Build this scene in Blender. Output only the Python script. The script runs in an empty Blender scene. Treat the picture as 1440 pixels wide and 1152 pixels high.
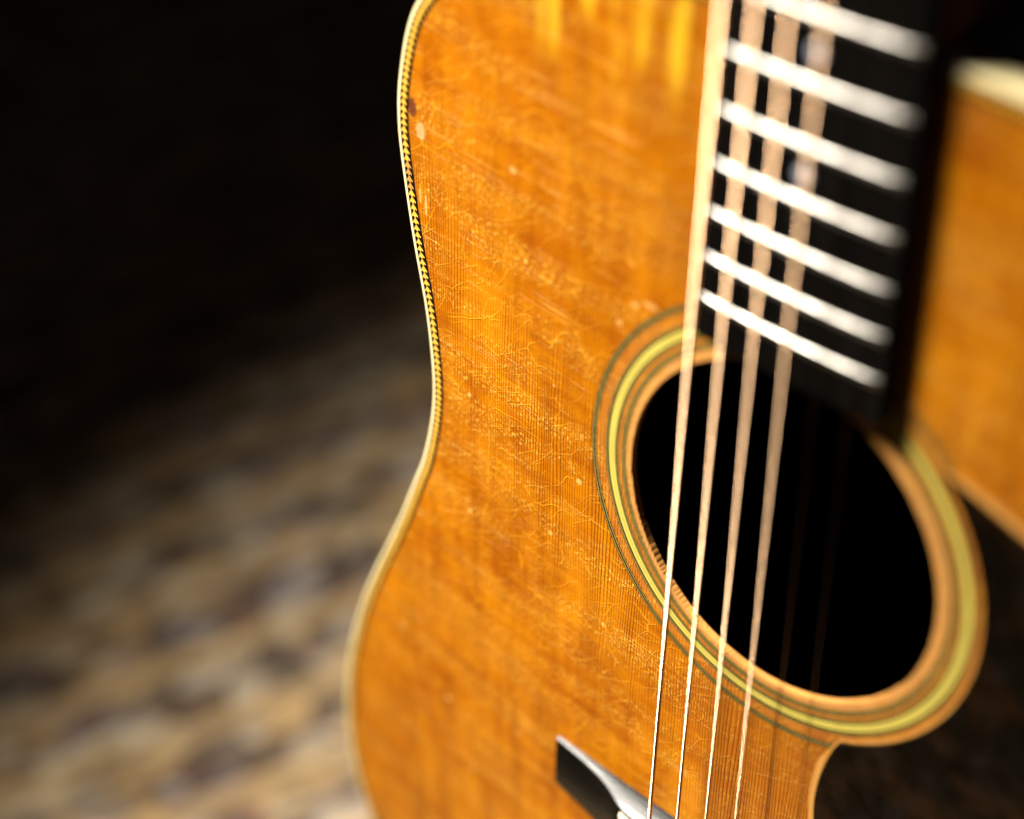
import bpy, bmesh, math, random
from mathutils import Vector, Matrix, noise
from mathutils.geometry import delaunay_2d_cdt
random.seed(7)
scene = bpy.context.scene
MM = 0.001

# ------------------------------------------------------------------ frame of the guitar
# guitar coordinates (mm): x across (bass side negative), y from the saddle up the neck, z out of the top
LEAN = math.radians(20)
GM = Matrix(((1, 0, 0), (0, math.sin(LEAN), -math.cos(LEAN)), (0, math.cos(LEAN), math.sin(LEAN))))
TAIL = Vector((0, -207, -105))
_t = GM @ TAIL
BASE = Vector((0, 0, 60 - _t.z))                       # the guitar's tail hangs 60 mm above the rug, in a stand
def gw(x, y, z):                                       # guitar mm -> world metres
    return (GM @ Vector((x, y, z)) + BASE) * MM

# ------------------------------------------------------------------ camera
cam = bpy.data.cameras.new("camera"); cam_o = bpy.data.objects.new("camera", cam)
scene.collection.objects.link(cam_o)
CP = Vector((215.2034, 445.8409, 322.0985))
R0 = Vector((0.7102224, 0.00916807, -0.70391768)); R1 = Vector((-0.41026546, 0.81794989, -0.40328679))
R2 = Vector((-0.57207203, -0.57521641, -0.58468767))
rx, ry, rz = GM @ R0, GM @ R1, GM @ (-R2)
cam_o.matrix_world = Matrix(((rx.x, ry.x, rz.x, 0), (rx.y, ry.y, rz.y, 0), (rx.z, ry.z, rz.z, 0), (0, 0, 0, 1)))
cam_o.location = gw(*CP)
cam.sensor_width = 36; cam.lens = 36 * 2554.56 / 1440
cam.clip_start = 0.02; cam.clip_end = 50
cam.dof.use_dof = True; cam.dof.focus_distance = 0.548; cam.dof.aperture_fstop = cam.lens / 22.0
scene.camera = cam_o

# ------------------------------------------------------------------ light
world = bpy.data.worlds.new("World"); scene.world = world; world.use_nodes = True
bg = world.node_tree.nodes["Background"]; bg.inputs[0].default_value = (1.0, 0.95, 0.9, 1); bg.inputs[1].default_value = 0.006
def lamp(name, kind, pos, target, power, size, color, spread=None):
    l = bpy.data.lights.new(name, kind); o = bpy.data.objects.new(name, l); scene.collection.objects.link(o)
    o.location = pos; d = (Vector(target) - Vector(pos)); o.rotation_euler = d.to_track_quat('-Z', 'Y').to_euler()
    l.energy = power; l.color = color
    if kind == 'AREA':
        l.shape = 'DISK'; l.size = size
        if spread: l.spread = math.radians(spread)
    return o
KEY_DIR = Vector((-0.475, 0.75, 0.40)).normalized()
kt = Vector((-40, 140, 0)); kp = kt + KEY_DIR * 1250
lamp("key_lamp", 'AREA', gw(*kp), (0.06, 0.0, 0), 4.6, 0.30, (1.0, 0.93, 0.82), 41)
vs = scene.view_settings; vs.view_transform = 'Standard'; vs.look = 'None'; vs.exposure = 0; vs.gamma = 1
scene.cycles.use_denoising = True
scene.cycles.max_bounces = 6
scene.cycles.caustics_reflective = False; scene.cycles.caustics_refractive = False

# ------------------------------------------------------------------ materials
class NT:
    def __init__(s, name):
        s.m = bpy.data.materials.new(name); s.m.use_nodes = True; s.t = s.m.node_tree
        s.bsdf = s.t.nodes["Principled BSDF"]
    def n(s, typ, **kw):
        nd = s.t.nodes.new(typ)
        for k, v in kw.items():
            if k.startswith('i_'): nd.inputs[k[2:].replace('_', ' ')].default_value = v
            else: setattr(nd, k, v)
        return nd
    def l(s, a, b): s.t.links.new(a, b)
    def math(s, op, a, b=None, c=None, clamp=False):
        nd = s.n('ShaderNodeMath', operation=op, use_clamp=clamp)
        for i, v in enumerate((a, b, c)):
            if v is None: continue
            if isinstance(v, (int, float)): nd.inputs[i].default_value = v
            else: s.l(v, nd.inputs[i])
        return nd.outputs[0]
    def mix(s, f, a, b, blend='MIX'):
        nd = s.n('ShaderNodeMix', data_type='RGBA', blend_type=blend)
        for i, v in ((0, f), (6, a), (7, b)):
            if isinstance(v, (int, float)): nd.inputs[i].default_value = v
            elif isinstance(v, tuple): nd.inputs[i].default_value = (*v, 1) if len(v) == 3 else v
            else: s.l(v, nd.inputs[i])
        return nd.outputs[2]
    def ramp(s, v, p0, p1, o0=0.0, o1=1.0):
        nd = s.n('ShaderNodeMapRange', interpolation_type='SMOOTHSTEP')
        s.l(v, nd.inputs[0])
        for i, q in enumerate((p0, p1, o0, o1)): nd.inputs[i + 1].default_value = q
        return nd.outputs[0]
    def coord(s):                                       # object coordinates in mm
        tc = s.n('ShaderNodeTexCoord'); v = s.n('ShaderNodeVectorMath', operation='SCALE'); v.inputs[3].default_value = 1000
        s.l(tc.outputs['Object'], v.inputs[0]); return v.outputs[0]
    def noise(s, vec, scale=(1, 1, 1), rot=0, detail=3, rough=0.55, loc=(0, 0, 0)):
        mp = s.n('ShaderNodeMapping'); mp.inputs['Location'].default_value = loc
        mp.vector_type = 'POINT'
        mp.inputs['Scale'].default_value = scale
        if rot:
            r = s.n('ShaderNodeVectorRotate', rotation_type='Z_AXIS'); r.inputs['Angle'].default_value = rot
            s.l(vec, r.inputs['Vector']); s.l(r.outputs[0], mp.inputs['Vector'])
        else: s.l(vec, mp.inputs['Vector'])
        nz = s.n('ShaderNodeTexNoise', noise_dimensions='3D'); nz.inputs['Scale'].default_value = 1
        nz.inputs['Detail'].default_value = detail; nz.inputs['Roughness'].default_value = rough
        s.l(mp.outputs[0], nz.inputs['Vector']); return nz.outputs[0]
    def set(s, **kw):
        for k, v in kw.items():
            i = s.bsdf.inputs[k.replace('_', ' ')]
            if isinstance(v, (int, float)): i.default_value = v
            elif isinstance(v, tuple): i.default_value = (*v, 1) if len(v) == 3 else v
            else: s.l(v, i)
        return s
    def bump(s, h, dist, strength=1.0, prev=None):
        b = s.n('ShaderNodeBump'); b.inputs['Distance'].default_value = dist * MM; b.inputs['Strength'].default_value = strength
        s.l(h, b.inputs['Height'])
        if prev is not None: s.l(prev, b.inputs['Normal'])
        return b.outputs[0]

def plain(name, col, rough=0.4, metal=0.0, var=0.12, scale=0.35, coat=0.0, spec=0.5, bumpd=0.0):
    m = NT(name); v = m.coord(); nz = m.noise(v, (scale,) * 3, detail=4)
    c = m.mix(m.ramp(nz, 0.3, 0.7), tuple(x * (1 - var) for x in col), tuple(min(1, x * (1 + var)) for x in col))
    m.set(Base_Color=c, Metallic=metal, Coat_Weight=coat, Coat_Roughness=0.12, Specular_IOR_Level=spec)
    m.set(Roughness=m.ramp(m.noise(v, (scale * 2,) * 3, detail=3), 0.25, 0.75, rough * 0.8, min(1, rough * 1.2)))
    if bumpd: m.set(Normal=m.bump(m.noise(v, (3, 3, 3), detail=4), bumpd))
    return m.m

def spruce_material():
    m = NT("amber_lacquered_spruce"); v = m.coord()
    sx = m.n('ShaderNodeSeparateXYZ'); m.l(v, sx.inputs[0]); X, Y = sx.outputs[0], sx.outputs[1]
    wob = m.noise(v, (0.05, 0.006, 0), detail=2); wob2 = m.noise(v, (0.5, 0.012, 0), detail=2)
    xw = m.math('ADD', X, m.math('ADD', m.math('MULTIPLY', wob, 8), m.math('MULTIPLY', wob2, 0.9)))
    ph = m.math('MULTIPLY', xw, 2 * math.pi / 1.12)
    g = m.math('MULTIPLY_ADD', m.math('SINE', ph), 0.5, 0.5)
    late = m.math('POWER', g, 3.0)                                        # dark latewood lines
    lw = m.ramp(m.noise(v, (0.09, 0.01, 0), detail=2, loc=(9, 3, 0)), 0.3, 0.7, 0.35, 1.0)
    late = m.math('MULTIPLY', late, lw)
    # warm blotches in the aged finish
    b1 = m.noise(v, (0.04, 0.022, 0), detail=2, rough=0.5)
    b2 = m.noise(v, (0.16, 0.035, 0), detail=3, loc=(40, 0, 0))
    b3 = m.noise(v, (0.022, 0.20, 0), rot=math.radians(4), detail=3, rough=0.6, loc=(0, 70, 0))   # silk running across the grain
    t = m.math('ADD', m.math('MULTIPLY', b1, 0.36), m.math('ADD', m.math('MULTIPLY', b2, 0.34), m.math('MULTIPLY', b3, 0.30)))
    c = m.mix(m.ramp(t, 0.34, 0.67), (0.32, 0.073, 0.0012), (0.625, 0.215, 0.0024))
    wide = m.ramp(m.noise(v, (0.11, 0.004, 0), detail=3, loc=(5, 0, 0)), 0.52, 0.75, 0, 0.35)     # wide darker year bands
    c = m.mix(wide, c, (0.38, 0.11, 0.006))
    c = m.mix(m.math('MULTIPLY', late, 0.82), c, (0.22, 0.048, 0.0015))
    ea = m.n('ShaderNodeAttribute', attribute_name="edge_age")
    eg = m.math('MULTIPLY', m.ramp(m.math('ADD', ea.outputs['Fac'], m.math('MULTIPLY', m.math('SUBTRACT', b2, 0.5), 0.7)), 0.35, 1.15), 0.55)
    c = m.mix(eg, c, (0.27, 0.055, 0.0012))
    # lacquer checking: thin curved cracks, mostly across the grain
    wn = m.n('ShaderNodeTexNoise'); wn.inputs['Scale'].default_value = 0.05; wn.inputs['Detail'].default_value = 1.6; m.l(v, wn.inputs['Vector'])
    wsc = m.n('ShaderNodeVectorMath', operation='SCALE'); wsc.inputs[3].default_value = 16; m.l(wn.outputs['Color'], wsc.inputs[0])
    wad = m.n('ShaderNodeVectorMath', operation='ADD'); m.l(v, wad.inputs[0]); m.l(wsc.outputs[0], wad.inputs[1])
    crot = m.n('ShaderNodeVectorRotate', rotation_type='Z_AXIS'); crot.inputs['Angle'].default_value = math.radians(-36); m.l(wad.outputs[0], crot.inputs['Vector'])
    def cracks(scale, wdt, loc, thr, rnd=1.0):
        mp = m.n('ShaderNodeMapping'); mp.inputs['Scale'].default_value = scale; mp.inputs['Location'].default_value = loc
        m.l(crot.outputs[0], mp.inputs['Vector'])
        vo = m.n('ShaderNodeTexVoronoi', feature='DISTANCE_TO_EDGE', voronoi_dimensions='2D'); vo.inputs['Scale'].default_value = 1
        vo.inputs['Randomness'].default_value = rnd
        m.l(mp.outputs[0], vo.inputs['Vector'])
        ln = m.ramp(vo.outputs['Distance'], 0.0, wdt, 1, 0)
        brk = m.ramp(m.noise(v, (0.11, 0.16, 0), detail=3, loc=loc), thr, thr + 0.12)
        return m.math('MULTIPLY', ln, brk)
    k1 = cracks((0.038, 0.15, 1), 0.030, (3, 1, 0), 0.42)
    k2 = cracks((0.10, 0.34, 1), 0.060, (13, 7, 0), 0.46)
    k = m.math('MAXIMUM', k1, m.math('MULTIPLY', k2, 0.5))
    c = m.mix(m.math('MULTIPLY', k, 0.45), c, (0.86, 0.40, 0.02))
    # glints between the grain lines, put into the colour as pale dashes
    dash = m.noise(v, (1.7, 0.62, 0), rot=math.radians(-28), detail=1, rough=0.5, loc=(2, 2, 0))
    zone = m.ramp(m.noise(v, (0.013, 0.10, 0), rot=math.radians(3), detail=3, rough=0.6, loc=(0.2, 0.7, 0)), 0.42, 0.62)
    dsh = m.math('MULTIPLY', m.ramp(dash, 0.52, 0.64), m.math('MULTIPLY', zone, m.math('SUBTRACT', 1.0, late)))
    c = m.mix(m.math('MULTIPLY', dsh, 0.55), c, (0.97, 0.56, 0.08))
    # long fine scratches lying across the grain
    sc1 = m.noise(v, (0.016, 1.5, 0), rot=math.radians(5), detail=1.5, rough=0.4, loc=(1, 4, 0))
    sc2 = m.noise(v, (0.02, 1.3, 0), rot=math.radians(-24), detail=1.5, rough=0.4, loc=(6, 9, 0))
    scr = m.math('MULTIPLY', m.ramp(sc1, 0.635, 0.70), m.ramp(m.noise(v, (0.05, 0.04, 0), detail=2, loc=(3, 3, 0)), 0.42, 0.6))
    scr = m.math('MAXIMUM', scr, m.math('MULTIPLY', m.ramp(sc2, 0.65, 0.71), m.ramp(m.noise(v, (0.04, 0.05, 0), detail=2, loc=(8, 1, 0)), 0.5, 0.65)))
    c = m.mix(m.math('MULTIPLY', scr, 0.38), c, (0.92, 0.48, 0.05))
    # small dings
    vo = m.n('ShaderNodeTexVoronoi', voronoi_dimensions='2D'); vo.inputs['Scale'].default_value = 0.085; m.l(v, vo.inputs['Vector'])
    sep = m.n('ShaderNodeSeparateColor'); m.l(vo.outputs['Color'], sep.inputs[0])
    ding = m.math('MULTIPLY', m.math('LESS_THAN', vo.outputs['Distance'], m.math('MULTIPLY', sep.outputs[1], 0.10)), m.math('GREATER_THAN', sep.outputs[0], 0.87))
    c = m.mix(m.math('MULTIPLY', ding, 0.55), c, (0.92, 0.55, 0.16))
    # bright yellow streaks high on the bass side
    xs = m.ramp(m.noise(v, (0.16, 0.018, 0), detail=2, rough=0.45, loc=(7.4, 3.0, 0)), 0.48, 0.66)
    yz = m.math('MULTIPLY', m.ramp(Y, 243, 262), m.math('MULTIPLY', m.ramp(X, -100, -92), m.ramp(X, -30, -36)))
    marks = m.math('MULTIPLY', xs, yz)
    c = m.mix(m.math('MULTIPLY', marks, 0.62), c, (0.98, 0.62, 0.025))
    # darker brown patch between the rosette and the bridge
    dx = m.math('MULTIPLY', m.math('SUBTRACT', X, 8), 1 / 42); dy = m.math('MULTIPLY', m.math('SUBTRACT', Y, 48), 1 / 38)
    dd = m.math('ADD', m.math('ADD', m.math('MULTIPLY', dx, dx), m.math('MULTIPLY', dy, dy)), m.math('MULTIPLY', m.math('SUBTRACT', b1, 0.5), 1.2))
    c = m.mix(m.ramp(dd, 1.0, 0.25, 0, 0.5), c, (0.36, 0.10, 0.008))
    # rim of the soundhole rubbed pale
    rr = m.math('SQRT', m.math('ADD', m.math('POWER', m.math('ABSOLUTE', X), 2), m.math('POWER', m.math('ABSOLUTE', m.math('SUBTRACT', Y, 138.2)), 2)))
    rr = m.math('ADD', rr, m.math('MULTIPLY', m.math('SUBTRACT', m.noise(v, (0.25, 0.25, 0), detail=3), 0.5), 2.5))
    c = m.mix(m.ramp(rr, 54.6, 53.2, 0, 0.55), c, (0.74, 0.38, 0.12))
    c = m.mix(m.ramp(rr, 67, 63, 0, 0.16), c, (0.74, 0.36, 0.10))
    def spot(cx, cy, ax, ay):
        ux = m.math('MULTIPLY', m.math('SUBTRACT', X, cx), 1 / ax); uy = m.math('MULTIPLY', m.math('SUBTRACT', Y, cy), 1 / ay)
        q = m.math('ADD', m.math('ADD', m.math('MULTIPLY', ux, ux), m.math('MULTIPLY', uy, uy)), m.math('MULTIPLY', m.math('SUBTRACT', m.noise(v, (0.5, 0.5, 0), detail=2), 0.5), 1.6))
        return m.ramp(q, 1.1, 0.6)
    c = m.mix(m.math('MULTIPLY', spot(-141.6, 214.8, 1.7, 3.2), 0.9), c, (0.13, 0.03, 0.015))
    c = m.mix(m.math('MULTIPLY', spot(-138.4, 208.5, 2.0, 3.0), 0.55), c, (0.80, 0.50, 0.22))
    for q in ((-136.6, 184.5, 0.8, 3.6), (-139.0, 187.5, 0.6, 3.0), (-53.8, 186.6, 1.5, 1.1), (-48.6, 188.6, 2.6, 1.0), (-59.0, 178.6, 1.2, 1.0), (-100.7, 209.8, 1.4, 1.2)):
        c = m.mix(m.math('MULTIPLY', spot(*q), 0.5), c, (0.90, 0.52, 0.15))
    h = m.math('MULTIPLY', late, -0.95)
    h = m.math('ADD', h, m.math('MULTIPLY', k, 0.5))
    h = m.math('ADD', h, m.math('MULTIPLY', dsh, 0.6))
    h = m.math('ADD', h, m.math('MULTIPLY', scr, 0.6))
    h = m.math('ADD', h, m.math('MULTIPLY', m.noise(v, (1.6, 1.1, 1), detail=4, rough=0.7), 0.22))
    h = m.math('ADD', h, m.math('MULTIPLY', ding, -0.8))
    nrm = m.bump(h, 0.17)
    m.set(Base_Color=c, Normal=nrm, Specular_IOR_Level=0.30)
    m.set(Roughness=m.ramp(m.noise(v, (0.2, 0.2, 0.2), detail=4), 0.3, 0.7, 0.26, 0.42))
    return m.m

def wood_stripe(name, c0, c1, rough, axis='Y', coat=0.0, sc=0.6, spec=0.5):
    m = NT(name); v = m.coord()
    s = (sc, sc * 0.03, sc) if axis == 'Y' else (sc * 0.03, sc, sc)
    t = m.math('ADD', m.math('MULTIPLY', m.noise(v, s, detail=5, rough=0.65), 0.7), m.math('MULTIPLY', m.noise(v, (0.05, 0.02, 0.05), detail=3), 0.3))
    m.set(Base_Color=m.mix(m.ramp(t, 0.38, 0.62), c0, c1), Coat_Weight=coat, Coat_Roughness=0.1, Specular_IOR_Level=spec)
    m.set(Roughness=m.ramp(m.noise(v, s, detail=3), 0.3, 0.7, rough * 0.85, rough * 1.15))
    m.set(Normal=m.bump(m.noise(v, (s[0] * 3, s[1] * 3, s[2] * 3), detail=3), 0.05))
    return m.m

M = {}
M['spruce'] = spruce_material()
M['binding'] = plain("aged_ivory_binding", (0.80, 0.68, 0.37), 0.32, var=0.08, scale=0.06, coat=0.3)
M['black_line'] = plain("black_dyed_veneer", (0.004, 0.0035, 0.003), 0.5, var=0.3, spec=0.15)
M['herring'] = plain("yellowed_maple_inlay", (0.80, 0.44, 0.05), 0.4, var=0.16, scale=0.5)
M['cream'] = plain("yellowed_celluloid", (0.68, 0.55, 0.10), 0.34, var=0.08, scale=0.05, coat=0.2)
M['tan_line'] = plain("tan_veneer", (0.30, 0.22, 0.05), 0.45, var=0.15)
M['pale_line'] = plain("ivory_veneer", (0.46, 0.34, 0.08), 0.42, var=0.12)
M['guard'] = None
M['bare'] = wood_stripe("unfaded_spruce", (0.54, 0.24, 0.045), (0.68, 0.34, 0.085), 0.4)
M['ebony'] = wood_stripe("worn_ebony", (0.0025, 0.002, 0.0018), (0.006, 0.005, 0.004), 0.34, spec=0.15)
M['bridge'] = wood_stripe("matte_ebony", (0.003, 0.0028, 0.002), (0.006, 0.005, 0.0035), 0.26, axis='X', spec=0.13)
M['rose'] = wood_stripe("rosewood", (0.05, 0.014, 0.006), (0.13, 0.040, 0.015), 0.25, coat=0.5, sc=0.35)
M['mahog'] = wood_stripe("mahogany", (0.10, 0.032, 0.012), (0.17, 0.06, 0.022), 0.3, coat=0.4)
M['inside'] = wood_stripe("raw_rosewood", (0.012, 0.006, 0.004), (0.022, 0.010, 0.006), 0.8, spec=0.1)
M['fret'] = plain("nickel_silver", (0.42, 0.40, 0.365), 0.33, 1.0, var=0.05, scale=1.2)
M['bronze'] = plain("bronze_winding", (0.55, 0.36, 0.215), 0.29, 1.0, var=0.10, scale=1.5)
M['steel'] = plain("plain_steel", (0.20, 0.19, 0.20), 0.20, 1.0, var=0.08, scale=1.0)
M['pearl'] = plain("abalone", (0.36, 0.39, 0.50), 0.25, var=0.35, scale=0.9, coat=0.4)
M['bone'] = plain("bone", (0.80, 0.72, 0.50), 0.35, var=0.06)

def guard_material():
    m = NT("dark_tortoiseshell"); v = m.coord()
    n1 = m.noise(v, (0.055, 0.06, 0), detail=3, rough=0.6); n2 = m.noise(v, (0.13, 0.1, 0), detail=4, loc=(8, 2, 0))
    c = m.mix(m.ramp(n1, 0.45, 0.68), (0.003, 0.002, 0.001), (0.014, 0.0055, 0.0018))
    c = m.mix(m.ramp(n2, 0.55, 0.75, 0, 0.6), c, (0.011, 0.007, 0.006))
    m.set(Base_Color=c, Roughness=m.ramp(n2, 0.3, 0.7, 0.22, 0.4), Specular_IOR_Level=0.25)
    m.set(Normal=m.bump(m.noise(v, (0.8, 0.8, 1), detail=4), 0.04))
    return m.m
M['guard'] = guard_material()

# ------------------------------------------------------------------ mesh helpers
GO = bpy.data.objects.new("acoustic_guitar", None); scene.collection.objects.link(GO)
GO.matrix_world = Matrix.Translation(gw(*TAIL)) @ GM.to_4x4()
GO.empty_display_size = 0.05
GO["label"] = "old amber dreadnought acoustic guitar with herringbone edge, standing upright over the patterned rug"
GO["category"] = "guitar"
def link(name, me, mat, parent, loc=None, smooth=True):
    o = bpy.data.objects.new(name, me); scene.collection.objects.link(o)
    if mat and not me.materials: me.materials.append(mat)
    if parent is not None:
        o.parent = parent
        if parent is GO: o.location = -TAIL * MM
    if loc is not None: o.location = loc
    if smooth:
        me.polygons.foreach_set('use_smooth', [True] * len(me.polygons))
    return o
def mesh(name, verts, faces, mat, parent, smooth=False, scale=MM, sharp=None):
    me = bpy.data.meshes.new(name)
    me.from_pydata([(v[0] * scale, v[1] * scale, v[2] * scale) for v in verts], [], faces); me.validate(); me.update()
    bm = bmesh.new(); bm.from_mesh(me); bmesh.ops.recalc_face_normals(bm, faces=bm.faces); bm.to_mesh(me); bm.free()
    o = link(name, me, mat, parent, smooth=smooth)
    if sharp is not None: me.set_sharp_from_angle(angle=math.radians(sharp))
    return o
def catmull(pts, n):
    out = []; P = [Vector(p) for p in pts]; N = len(P)
    for i in range(N - 1):
        p0 = P[max(i - 1, 0)]; p1 = P[i]; p2 = P[i + 1]; p3 = P[min(i + 2, N - 1)]
        for k in range(n):
            t = k / n
            out.append(0.5 * ((2 * p1) + (p2 - p0) * t + (2 * p0 - 5 * p1 + 4 * p2 - p3) * t * t + (3 * p1 - p0 - 3 * p2 + p3) * t ** 3))
    out.append(P[-1]); return out
def resample(pts, step):
    L = [0]
    for a, b in zip(pts, pts[1:]): L.append(L[-1] + (b - a).length)
    n = max(2, int(L[-1] / step)); out = []; j = 0
    for i in range(n + 1):
        s = L[-1] * i / n
        while j < len(L) - 2 and L[j + 1] < s: j += 1
        d = L[j + 1] - L[j]; t = 0 if d == 0 else (s - L[j]) / d
        out.append(pts[j].lerp(pts[j + 1], t))
    return out
def prism(poly, z0, z1, hole=None, loop=None):
    """solid of a flat outline (list of Vector2) with one optional hole"""
    vs = [Vector((p[0], p[1])) for p in poly]; n = len(vs)
    faces_in = [list(range(n))]; edges = [(i, (i + 1) % n) for i in range(n)]
    m = 0
    if hole:
        m = len(hole); vs += [Vector((p[0], p[1])) for p in hole]; edges += [(n + i, n + (i + 1) % m) for i in range(m)]
    if loop:
        q = len(vs); k = len(loop); vs += [Vector((p[0], p[1])) for p in loop]; edges += [(q + i, q + (i + 1) % k) for i in range(k)]
    r = delaunay_2d_cdt(vs, edges, [], 2 if hole else 1, 1e-5)
    ov, of = r[0], r[2]
    if hole:
        cx = sum(p[0] for p in hole) / m; cy = sum(p[1] for p in hole) / m
        rmin = min(math.hypot(p[0] - cx, p[1] - cy) for p in hole) * 0.93
        def keep(f):
            x = sum(ov[i].x for i in f) / len(f) - cx; y = sum(ov[i].y for i in f) / len(f) - cy
            return not all(math.hypot(ov[i].x - cx, ov[i].y - cy) < max(math.hypot(p[0] - cx, p[1] - cy) for p in hole) + 1e-3 for i in f)
        of = [f for f in of if keep(f)]
    k = len(ov); V = [(p.x, p.y, z1) for p in ov] + [(p.x, p.y, z0) for p in ov]; F = []
    cnt = {}
    for f in of:
        F.append(tuple(f)); F.append(tuple(i + k for i in reversed(f)))
        for a, b in zip(f, list(f[1:]) + [f[0]]): cnt[(a, b)] = 1
    for (a, b) in cnt:
        if (b, a) not in cnt: F.append((b, a, a + k, b + k))
    return V, F
def sweep(path, normals, prof, closed=False):
    """path: list of Vector2, normals: inward 2-D normals, prof: list of (inset, z)"""
    V = []; F = []; n = len(path); m = len(prof)
    for p, q in zip(path, normals):
        for (d, z) in prof: V.append((p.x + q.x * d, p.y + q.y * d, z))
    for i in range(n if closed else n - 1):
        a = i * m; b = ((i + 1) % n) * m
        for k in range(m): F.append((a + k, a + (k + 1) % m, b + (k + 1) % m, b + k))
    if not closed: F.append(tuple(range(m))); F.append(tuple((n - 1) * m + k for k in reversed(range(m))))
    return V, F
def path_normals(path, closed=False):
    out = []; n = len(path)
    for i in range(n):
        a = path[(i - 1) % n] if closed else path[max(i - 1, 0)]; b = path[(i + 1) % n] if closed else path[min(i + 1, n - 1)]
        t = (b - a).normalized(); out.append(Vector((-t.y, t.x)))
    return out
def annulus(r0, r1, z, cx, cy, n=220, a0=0, a1=360, zb=None):
    V = []; F = []; full = abs(a1 - a0) >= 360; cnt = n if full else n + 1; zb = z - 0.3 if zb is None else zb
    for i in range(cnt):
        a = math.radians(a0 + (a1 - a0) * i / n)
        for r, zz in ((r0, zb), (r0, z), (r1, z), (r1, zb)): V.append((cx + r * math.cos(a), cy + r * math.sin(a), zz))
    for i in range(n):
        j = (i + 1) % cnt
        for k in range(3): F.append((i * 4 + k, i * 4 + k + 1, j * 4 + k + 1, j * 4 + k))
    return V, F

# ------------------------------------------------------------------ body
LEFT = [(-28, 283.8), (-60, 282.4), (-88, 279.0), (-110, 272.2), (-126, 262.3), (-137.5, 250.0), (-143.4, 238.7), (-147.4, 222.1), (-148.4, 209),
        (-147.2, 195.5), (-143.3, 172.1), (-138.3, 149.1), (-136.0, 132.0), (-135.4, 119.0), (-136.6, 106.8), (-140.4, 90.5), (-145.3, 77.6),
        (-152.2, 60.1), (-160.7, 40.8), (-167.7, 25.4), (-175.0, 7.3), (-181.2, -12), (-186.0, -32), (-188.6, -56), (-187.8, -76),
        (-184.0, -96), (-176.5, -114), (-164, -136), (-145, -160), (-118, -182), (-84, -197.5), (-44, -205), (0, -207)]
half = resample([Vector(p) for p in catmull(LEFT, 10)], 1.6)
OUT = half + [Vector((-p.x, p.y)) for p in reversed(half[:-1])]            # runs down the bass side, round the tail, up the treble side
NRM = path_normals(OUT)                                                     # points into the body
HC = (0.0, 138.2)
BW, BLK0, HB, BLK1 = 1.35, 0.22, 2.7, 0.75
hole = []
for i in range(240):
    a = 2 * math.pi * i / 240; d = math.degrees(a)
    r = 51.4 + 0.10 * noise.noise(Vector((math.cos(a) * 9, math.sin(a) * 9, 3)))
    w = math.exp(-((d - 196) / 20) ** 2) + 0.55 * math.exp(-((d - 320) / 14) ** 2)    # rim chewed by picks
    r += w * (0.6 * noise.noise(Vector((math.cos(a) * 15, math.sin(a) * 15, 8))) - 0.15)
    hole.append(Vector((HC[0] - 0.6 + r * math.cos(a), HC[1] - 0.7 + r * math.sin(a))))
inner = [p + q * BW for p, q in zip(OUT, NRM)]
ringin = [p + q * 12 for p, q in zip(OUT, NRM)][4:-4]
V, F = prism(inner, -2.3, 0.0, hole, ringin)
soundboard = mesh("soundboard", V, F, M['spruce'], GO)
att = soundboard.data.attributes.new("edge_age", 'FLOAT', 'POINT')            # the finish is oldest and darkest along the purfling
from mathutils import kdtree
kd = kdtree.KDTree(len(OUT))
for i, p in enumerate(OUT): kd.insert((p.x, p.y, 0), i)
kd.balance()
for i, v_ in enumerate(soundboard.data.vertices):
    d_ = kd.find((v_.co.x / MM, v_.co.y / MM, 0))[2]
    att.data[i].value = max(0, min(1, 1 - (d_ - BW) / 10.5))
soundboard["label"] = "amber spruce top with crackled lacquer"
# ivory binding, rounded by wear on the outside
V, F = sweep(OUT, NRM, [(BW, -0.02), (0.55, 0.05), (0.2, -0.08), (0.0, -0.5), (0.0, -7.6), (1.6, -7.6), (1.6, -3.2), (BW, -2.4)])
mesh("binding", V, F, M['binding'], GO, smooth=True, sharp=50)
# herringbone purfling: black bed with yellow chevrons
def strip(name, d0, d1, z, mat, parent):
    V, F = sweep(OUT, NRM, [(d0, z), (d1, z), (d1, -0.3), (d0, -0.3)]); return mesh(name, V, F, mat, parent)
purf = strip("purfling", BW, BW + BLK0 + HB + BLK1, 0.03, M['black_line'], GO)
cd = []
hw_ = HB / 2 - 0.06; pitch = 2.25
for s in (-1, 1):                                                            # one chevron is two slanted leaves meeting at a point
    cd.append([(0, 0.98), (s * hw_, -0.62), (s * hw_, -1.16), (s * 0.42, -0.72), (s * 0.34, -1.22), (0, -1.25)])
def chevron_data(zt):
    V = []; F = []
    for leaf in cd:
        b = len(V); n = len(leaf)
        V += [(x, y, zt) for x, y in leaf] + [(x, y, zt - 0.06) for x, y in leaf]
        F.append(tuple(b + i for i in range(n)))
        for i in range(n): F.append((b + i, b + (i + 1) % n, b + n + (i + 1) % n, b + n + i))
    return V, F
CV, CF = chevron_data(0.06)
cme = bpy.data.meshes.new("chevron"); cme.from_pydata([(x * MM, y * MM, z * MM) for x, y, z in CV], [], CF); cme.update()
bm = bmesh.new(); bm.from_mesh(cme); bmesh.ops.recalc_face_normals(bm, faces=bm.faces); bm.to_mesh(cme); bm.free()
cme_w = cme.copy(); cme.materials.append(M['herring']); cme_w.materials.append(M['bare'])
mid = [p + q * (BW + BLK0 + HB / 2) for p, q in zip(OUT, NRM)]
fine = resample(mid, pitch)
restV, restF = [], []
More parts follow.
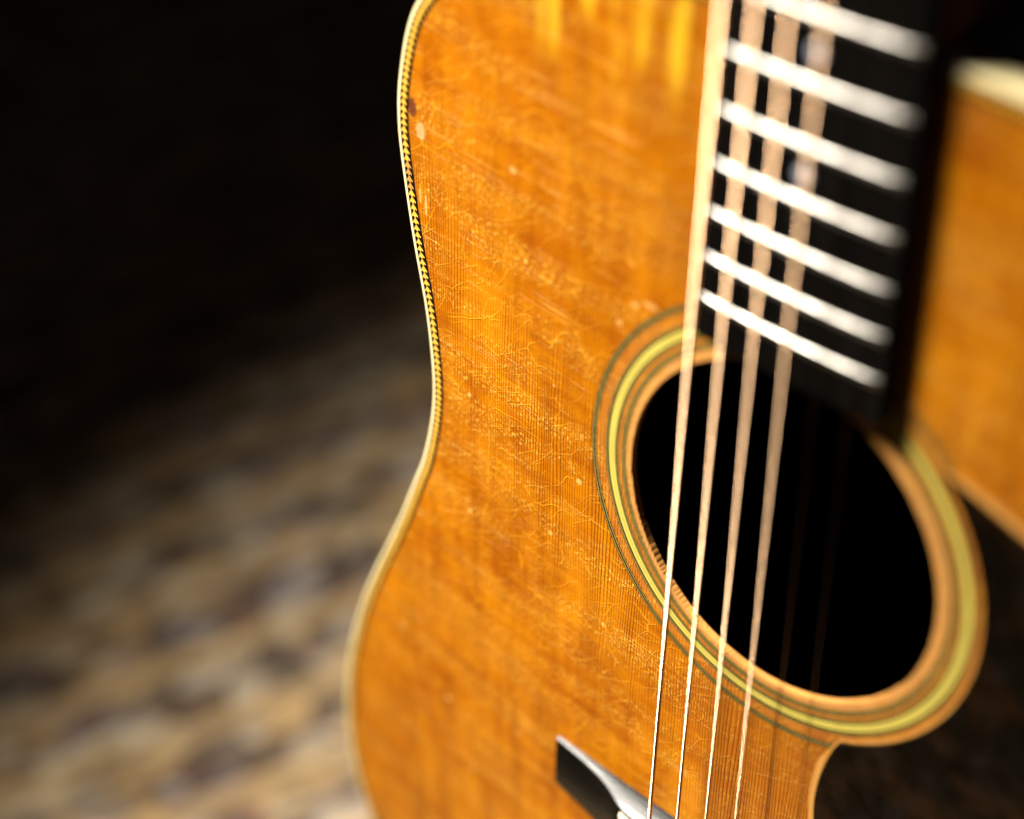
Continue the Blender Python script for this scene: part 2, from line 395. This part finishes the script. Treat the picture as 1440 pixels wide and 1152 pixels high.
for i in range(1, len(fine) - 1):
    p = fine[i]; t = (fine[i - 1] - fine[i + 1]).normalized()
    if p.x > 0: t = -t
    ang = math.atan2(t.y, t.x) - math.pi / 2
    seen = (p.x < 0 and -125 < p.y < 262) or (20 < p.x < 75 and p.y > 250)
    if seen:
        o = bpy.data.objects.new("chevron", cme_w if (p.x < 0 and 187 < p.y < 196) else cme); scene.collection.objects.link(o); o.parent = purf
        o.location = Vector((p.x, p.y, 0)) * MM; o.rotation_euler = (0, 0, ang + random.uniform(-.05, .05))
        k = random.uniform(0.93, 1.05); o.scale = (k, random.uniform(0.92, 1.06), 1)
    else:
        b = len(restV); c, s_ = math.cos(ang), math.sin(ang)
        restV += [(p.x + x * c - y * s_, p.y + x * s_ + y * c, z) for x, y, z in CV]; restF += [tuple(b + k for k in f) for f in CF]
rest = mesh("chevron_band", restV, restF, M['herring'], purf); rest["kind"] = "stuff"
# sides and back
V, F = sweep(OUT, NRM, [(0.12, -7.6), (0.12, -103), (2.2, -103), (2.2, -7.6)])
sides = mesh("sides", V, F, M['rose'], GO, smooth=True, sharp=40)
V, F = sweep(OUT, NRM, [(2.25, -3.2), (2.25, -103), (2.6, -103), (2.6, -3.2)])
mesh("lining", V, F, M['inside'], sides, smooth=True, sharp=40)
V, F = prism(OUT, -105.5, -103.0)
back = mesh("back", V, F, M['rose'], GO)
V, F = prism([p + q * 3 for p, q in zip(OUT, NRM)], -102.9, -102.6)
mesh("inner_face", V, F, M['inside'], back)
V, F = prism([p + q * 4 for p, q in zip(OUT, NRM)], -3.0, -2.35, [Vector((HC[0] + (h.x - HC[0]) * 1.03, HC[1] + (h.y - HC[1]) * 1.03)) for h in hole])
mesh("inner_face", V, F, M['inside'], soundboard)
V, F = prism([Vector((-30, 279.0)), Vector((-30, 281.4)), Vector((30, 281.4)), Vector((30, 279.0))], -103, -3.2)
mesh("neck_block", V, F, M['rose'], sides)

# rosette: each ply of the three rings is a strip of its own
ros = bpy.data.objects.new("rosette", None); scene.collection.objects.link(ros); ros.parent = GO; ros.location = -TAIL * MM
def ply(r1, r0, mat, z=0.03, name="ring"):
    V, F = annulus(r0, r1, z, *HC); o = mesh(name, V, F, M[mat], ros); return o
def stack(r, plies, z=0.03):
    for w, mat in plies:
        ply(r, r - w, mat, z); r -= w
stack(67.35, [(.36, 'black_line'), (.26, 'pale_line'), (.74, 'black_line'), (.26, 'pale_line'), (.36, 'black_line')])
stack(62.0, [(.34, 'black_line'), (.28, 'pale_line'), (.80, 'black_line'), (1.0, 'cream'), (.34, 'tan_line'), (.90, 'cream'), (.66, 'black_line'), (.26, 'pale_line'), (.34, 'black_line')])
stack(55.85, [(.32, 'black_line'), (.28, 'pale_line'), (.60, 'black_line'), (.28, 'pale_line'), (.32, 'black_line')])

# pickguard and the paler wood it has shrunk away from
def polar(a, r): return Vector((HC[0] + r * math.cos(math.radians(a)), HC[1] + r * math.sin(math.radians(a))))
def guard_outline(g):
    arc = [polar(a, 64.3 - g * 0.3) for a in range(45, -66, -3)]
    rest = [(27.6 - 0.4 * g, 77), (25.6 - g, 69), (24.4 - g, 60), (24.6 - g, 50), (27 - g, 38), (33 - g * .8, 25), (44, 13 - g), (60, 8 - g),
            (78, 13 - g), (92 + g * .5, 30 - g), (101 + g, 55), (106 + g, 90), (106 + g, 125), (101 + g, 152), (92 + g, 166 + g * .5), (80, 173.2 + g), (69, 176.5 + g), (57, 180.2 + g)]
    ends = [arc[-1]] + [Vector(p) for p in rest] + [arc[0] + Vector((g * .2, g * .6))]
    c = [Vector(p) for p in catmull([tuple(p) for p in ends], 6)]
    return arc[:-1] + c[:-1]
V, F = prism(guard_outline(2.6), -0.2, 0.05)
bw_ = mesh("unfaded_wood", V, F, M['bare'], GO); bw_["label"] = "pale strip of unfaded wood beside the pickguard"
V, F = prism(guard_outline(0), -0.1, 1.1)
pg = mesh("pickguard", V, F, M['guard'], GO)

# ------------------------------------------------------------------ neck and fingerboard
SC = 645.0
fy = lambda n: SC / 2 ** (n / 12)
def wid(y): return 43 + 14.5 * (SC - y) / (SC - fy(20))
YE = 191.6
def fb_profile(y, top=6.5, rad=406):
    w = wid(y) / 2; pr = [(-w, 0.0), (-w, top - 0.9 - 0.4), (-w + 0.4, top - 0.85)]
    for k in range(-4, 5):
        x = k / 4 * (w - 0.9); pr.append((x, top - x * x / (2 * rad)))
    pr += [(w - 0.4, top - 0.85), (w, top - 0.9 - 0.4), (w, 0.0)]
    return pr
V = []; F = []; ys = [YE + (SC - YE) * i / 60 for i in range(61)]
m_ = len(fb_profile(YE))
for y in ys: V += [(x, y, z) for x, z in fb_profile(y)]
for i in range(60):
    for k in range(m_): F.append((i * m_ + k, i * m_ + (k + 1) % m_, (i + 1) * m_ + (k + 1) % m_, (i + 1) * m_ + k))
F.append(tuple(range(m_))); F.append(tuple(60 * m_ + k for k in range(m_)))
fb = mesh("fingerboard", V, F, M['ebony'], GO, smooth=True, sharp=35)
def make_fret(n):
    y0 = fy(n); w = wid(y0) / 2 - 1.0; V = []; F = []; S = 8; K = 28
    for i in range(K + 1):
        u = -1 + 2 * i / K; x = u * w
        e = min(1, (w - abs(x)) / 1.1); h = 1.02 * (0.15 + 0.85 * math.sqrt(max(0, 1 - (1 - e) ** 2)))
        zb = 6.5 - x * x / 812 - 0.05
        for k in range(S + 1):
            a = math.pi * k / S
            marks = -0.10 * math.exp(-((abs((x + 24.5) % 9.8 - 4.9) - 4.9) / 1.3) ** 2)  # crown worn down under the strings
            V.append((x, y0 + 1.3 * math.cos(a), zb + (h + marks) * math.sin(a)))
    for i in range(K):
        for k in range(S): F.append((i * (S + 1) + k, i * (S + 1) + k + 1, (i + 1) * (S + 1) + k + 1, (i + 1) * (S + 1) + k))
    F.append(tuple(range(S + 1))); F.append(tuple(K * (S + 1) + k for k in range(S + 1)))
    return mesh("fret", V, F, M['fret'], fb, smooth=True, sharp=60)
for n in range(20, 0, -1): make_fret(n)
def disc(name, x, y, z, r, mat, parent, h=0.3):
    V = [(x, y, z)]; F = []; N = 24
    for i in range(N): a = 2 * math.pi * i / N; V.append((x + r * math.cos(a), y + r * math.sin(a), z - 0.01))
    for i in range(N): a = 2 * math.pi * i / N; V.append((x + r * math.cos(a), y + r * math.sin(a), z - h))
    for i in range(N):
        j = (i + 1) % N; F.append((0, 1 + i, 1 + j)); F.append((1 + i, 1 + N + i, 1 + N + j, 1 + j))
    return mesh(name, V, F, mat, parent)
for n in (17, 15, 9, 7, 5): disc("position_marker", 0, (fy(n) + fy(n - 1)) / 2, 6.54, 2.2, M['pearl'], fb)
for sx in (-7, 7): disc("position_marker", sx, (fy(12) + fy(11)) / 2, 6.5, 2.6, M['pearl'], fb)
# neck shaft, heel, nut, headstock
V = []; F = []; ys = [284.7 + (SC + 2 - 284.7) * i / 40 for i in range(41)]; S = 12
for y in ys:
    w = wid(y) / 2 - 0.1; hl = max(0, 1 - (y - 284.7) / 62) ** 2.2; dpt = 17 + 82 * hl; ww = w * (1 - 0.25 * hl)
    for k in range(S + 1):
        a = math.pi * k / S; c = math.cos(a); s_ = math.sin(a)
        V.append((w * c if k in (0, S) else (w * 0.35 + ww * 0.65) * c, y, -dpt * s_ ** 0.8))
for i in range(40):
    for k in range(S): F.append((i * (S + 1) + k, i * (S + 1) + k + 1, (i + 1) * (S + 1) + k + 1, (i + 1) * (S + 1) + k))
    F.append((i * (S + 1) + S, i * (S + 1), (i + 1) * (S + 1), (i + 1) * (S + 1) + S))
F.append(tuple(range(S + 1))); F.append(tuple(40 * (S + 1) + k for k in range(S + 1)))
neck = mesh("neck", V, F, M['mahog'], GO, smooth=True, sharp=40)
V, F = prism([Vector(p) for p in ((-21.4, SC), (21.4, SC), (21.4, SC + 5), (-21.4, SC + 5))], 0.3, 9.2)
mesh("nut", V, F, M['bone'], neck)
V, F = prism([Vector(p) for p in ((-22, SC + 5.2), (22, SC + 5.2), (30, SC + 30), (36, SC + 200), (-36, SC + 200), (-30, SC + 30))], -15, -0.5)
hs = mesh("headstock", V, F, M['mahog'], neck)

# ------------------------------------------------------------------ bridge
def bz(x):
    pts = [(0, 8.6), (30, 8.5), (38, 8.3), (42.5, 7.8), (47, 6.0), (52, 4.2), (58, 3.1), (66, 2.2), (76.2, 1.5)]
    x = abs(x)
    for (a, za), (b, zb) in zip(pts, pts[1:]):
        if x <= b: t = (x - a) / (b - a); return za + (zb - za) * t
    return 1.5
bz_s = lambda x: sum(bz(x + d) for d in (-2.5, -1.2, 0, 1.2, 2.5)) / 5 if abs(x) < 73 else bz(x)
def by_low(x):
    x = abs(x); t = max(0, 1 - x / 58)
    return -13.6 - 13.5 * (t * t * (3 - 2 * t)) - 4.0 * max(0, 1 - abs(x - 52) / 24) * 0.6
NX = 120; V = []; F = []; prof_n = 0
for i in range(NX + 1):
    x = -76.2 + 152.4 * i / NX; z = bz_s(x); y1 = 7.5; y0 = by_low(x); r = min(0.7, z * 0.4)
    yt = y1 - 0.38 * z; pr = [(y1, 0.0), (yt + 0.3 * r, z - r), (yt - r * 0.25, z - r * 0.3), (yt - r, z), ((y0 + y1) / 2, z + 0.12), (y0 + r, z), (y0 + r * 0.3, z - r * 0.3), (y0, z - r), (y0, 0.0)]
    prof_n = len(pr); V += [(x, y, zz) for y, zz in pr]
for i in range(NX):
    for k in range(prof_n): F.append((i * prof_n + k, i * prof_n + (k + 1) % prof_n, (i + 1) * prof_n + (k + 1) % prof_n, (i + 1) * prof_n + k))
F.append(tuple(range(prof_n))); F.append(tuple(NX * prof_n + k for k in range(prof_n)))
br = mesh("bridge", V, F, M['bridge'], GO, smooth=True, sharp=60)
def sx_(i): return -27 + 10.8 * i
# saddle
V = []; F = []; K = 30
for i in range(K + 1):
    x = -41.5 + 83 * i / K; zt = 11.6 - 0.0004 * x * x * 2 - (1.6 if i in (0, K) else 0); yy = 1.2 - 0.03 * x
    for y, z in ((yy - 1.3, 7.5), (yy - 1.3, zt - 0.5), (yy - 0.5, zt), (yy + 0.5, zt), (yy + 1.3, zt - 0.5), (yy + 1.3, 7.5)): V.append((x, y, z))
for i in range(K):
    for k in range(6): F.append((i * 6 + k, i * 6 + (k + 1) % 6, (i + 1) * 6 + (k + 1) % 6, (i + 1) * 6 + k))
F.append(tuple(range(6))); F.append(tuple(K * 6 + k for k in range(6)))
mesh("saddle", V, F, M['bone'], br, smooth=True, sharp=40)
for i in range(6):
    x = sx_(i); y = -13.5; V = []; F = []; N = 16
    pr = [(2.6, 8.2), (2.9, 9.2), (3.1, 10.6), (3.9, 11.4), (4.0, 12.4), (3.2, 13.6), (1.6, 14.3), (0.01, 14.4)]
    for r, z in pr:
        for k in range(N): a = 2 * math.pi * k / N; V.append((x + r * math.cos(a), y + r * math.sin(a), z))
    for j in range(len(pr) - 1):
        for k in range(N): F.append((j * N + k, j * N + (k + 1) % N, (j + 1) * N + (k + 1) % N, (j + 1) * N + k))
    pin = mesh("bridge_pin", V, F, M['bone'], br, smooth=True)

# ------------------------------------------------------------------ strings
GAU = [1.42, 1.14, 0.90, 0.68, 0.43, 0.33]
def string_point(i, y):
    xs = sx_(i); xn = -18.5 + 7.4 * i
    z = 11.2 + (12.6 - 11.2) * y / 203.0 if y < 203 else 12.6 + (9.6 - 12.6) * (y - 203) / (SC - 203)
    return Vector((xs + (xn - xs) * y / SC, y, z - 0.00000 * y))
for i in range(6):
    r = GAU[i] / 2; V = []; F = []; wound = i < 4; S = 14
    if wound:
        wr = (0.25, 0.20, 0.15, 0.115)[i]; y = -11.5                          # radius of the winding wire: each turn a ridge, slopes shaped to catch the key lamp
        ys = []
        while y < 330:
            ys += [(y, r), (y + wr * .5, r - wr * 0.505), (y + wr, r - wr * 1.265), (y + wr * 1.5, r - wr * 0.505)]                                # crests and valleys of the turns
            y += 2 * wr
        ys.append((SC, r))
    else: ys = [(-11.5 + (SC + 11.5) * k / 40, r) for k in range(41)]
    for (y, rr) in ys:
        c = string_point(i, max(y, 0)); c.y = y
        if y < 0: c.z = 11.2 + y * 0.30
        for k in range(S): a = 2 * math.pi * k / S; V.append((c.x + rr * math.cos(a), c.y, c.z + rr * math.sin(a)))
    n = len(ys)
    for j in range(n - 1):
        for k in range(S): F.append((j * S + k, j * S + (k + 1) % S, (j + 1) * S + (k + 1) % S, (j + 1) * S + k))
    mesh("string", V, F, M['bronze' if wound else 'steel'], GO, smooth=not wound)

# ------------------------------------------------------------------ rug and floor
def rug_material():
    m = NT("woven_rug_pile"); v = m.coord()
    r = m.n('ShaderNodeVectorRotate', rotation_type='Z_AXIS'); r.inputs['Angle'].default_value = math.radians(-RUG_ANGLE); m.l(v, r.inputs['Vector'])
    wn = m.n('ShaderNodeTexNoise'); wn.inputs['Scale'].default_value = 0.02; wn.inputs['Detail'].default_value = 2; m.l(v, wn.inputs['Vector'])
    off = m.n('ShaderNodeVectorMath', operation='SCALE'); off.inputs[3].default_value = 7; m.l(wn.outputs['Color'], off.inputs[0])
    ad = m.n('ShaderNodeVectorMath', operation='ADD'); m.l(r.outputs[0], ad.inputs[0]); m.l(off.outputs[0], ad.inputs[1])
    q = ad.outputs[0]; sp = m.n('ShaderNodeSeparateXYZ'); m.l(q, sp.inputs[0])
    def cells(sc, loc):
        mp = m.n('ShaderNodeMapping'); mp.inputs['Scale'].default_value = sc; mp.inputs['Location'].default_value = loc; m.l(q, mp.inputs['Vector'])
        vo = m.n('ShaderNodeTexVoronoi', voronoi_dimensions='2D', distance='CHEBYCHEV'); vo.inputs['Scale'].default_value = 1; m.l(mp.outputs[0], vo.inputs['Vector'])
        s2 = m.n('ShaderNodeSeparateColor'); m.l(vo.outputs['Color'], s2.inputs[0]); return s2.outputs[0], s2.outputs[1], vo.outputs['Distance']
    a, a2, ad_ = cells((0.020, 0.044, 1), (2, 5, 0))
    b, b2, bd = cells((0.034, 0.058, 1), (9, 1, 0))
    f, f2, fd = cells((0.062, 0.085, 1), (4, 8, 0))
    c = m.mix(m.ramp(a, 0.36, 0.46), (0.14, 0.092, 0.06), (0.58, 0.38, 0.17))
    c = m.mix(m.math('MULTIPLY', m.math('GREATER_THAN', b, 0.66), 0.85), c, (0.085, 0.068, 0.065))
    c = m.mix(m.math('MULTIPLY', m.math('GREATER_THAN', b2, 0.78), 0.7), c, (0.66, 0.52, 0.34))
    c = m.mix(m.math('MULTIPLY', m.math('GREATER_THAN', f, 0.76), 0.6), c, (0.80, 0.70, 0.54))
    c = m.mix(m.math('MULTIPLY', m.math('GREATER_THAN', f2, 0.82), 0.5), c, (0.27, 0.23, 0.28))
    c = m.mix(m.math('MULTIPLY', m.math('LESS_THAN', f2, 0.22), 0.6), c, (0.09, 0.065, 0.05))
    c = m.mix(m.math('MULTIPLY', m.math('LESS_THAN', f, 0.07), 0.4), c, (0.44, 0.22, 0.15))
    stripe = m.math('SINE', m.math('MULTIPLY', sp.outputs[1], 2 * math.pi / 49))
    c = m.mix(m.ramp(stripe, 0.35, 0.7, 0, 0.65), c, (0.60, 0.41, 0.20))
    c = m.mix(m.ramp(stripe, -0.84, -0.95, 0, 0.7), c, (0.09, 0.065, 0.05))
    c = m.mix(m.ramp(m.noise(v, (0.2, 0.2, 0.2), detail=4), 0.45, 0.75, 0, 0.35), c, (0.30, 0.23, 0.18))
    m.set(Base_Color=c, Roughness=0.95, Specular_IOR_Level=0.05)
    m.set(Normal=m.bump(m.noise(v, (0.8, 0.8, 0.8), detail=3), 1.2))
    return m.m
RUG_ANGLE = 58
M['rug'] = rug_material()
M['floor'] = wood_stripe("dark_floorboards", (0.02, 0.012, 0.008), (0.045, 0.026, 0.016), 0.4, sc=0.08)
V = []; F = []
fl = [(-4000, -3000), (4000, -3000), (4000, 5000), (-4000, 5000)]
V, F = prism([Vector(p) for p in fl], -40, -9)
fo = mesh("floor", V, F, M['floor'], None); fo["kind"] = "structure"
W, L, T = 2600, 1900, 9; n1, n2 = 52, 38
V = []; F = []
for j in range(n2 + 1):
    for i in range(n1 + 1):
        x = -W / 2 + W * i / n1; y = -L / 2 + L * j / n2
        V.append((x, y, 0.0 + 0.8 * noise.noise(Vector((x * .006, y * .006, 0))) - (1.5 if i in (0, n1) or j in (0, n2) else 0)))
for j in range(n2):
    for i in range(n1): a = j * (n1 + 1) + i; F.append((a, a + 1, a + n1 + 2, a + n1 + 1))
k = len(V); V += [(x, y, -8.8) for x, y, z in V]
for j in range(n2):
    for i in range(n1): a = k + j * (n1 + 1) + i; F.append((a, a + n1 + 1, a + n1 + 2, a + 1))
edge = [i for i in range(n1 + 1)] + [(j + 1) * (n1 + 1) + n1 for j in range(n2)] + [n2 * (n1 + 1) + i for i in range(n1 - 1, -1, -1)] + [j * (n1 + 1) for j in range(n2 - 1, 0, -1)]
for a, b in zip(edge, edge[1:] + edge[:1]): F.append((a, a + k, b + k, b))
rug = mesh("rug", V, F, M['rug'], None, smooth=True, sharp=50)
rug.location = (-0.35, 0.15, 0); rug["label"] = "worn patterned rug in beige and dark brown on the floor behind the guitar"; rug["category"] = "rug"
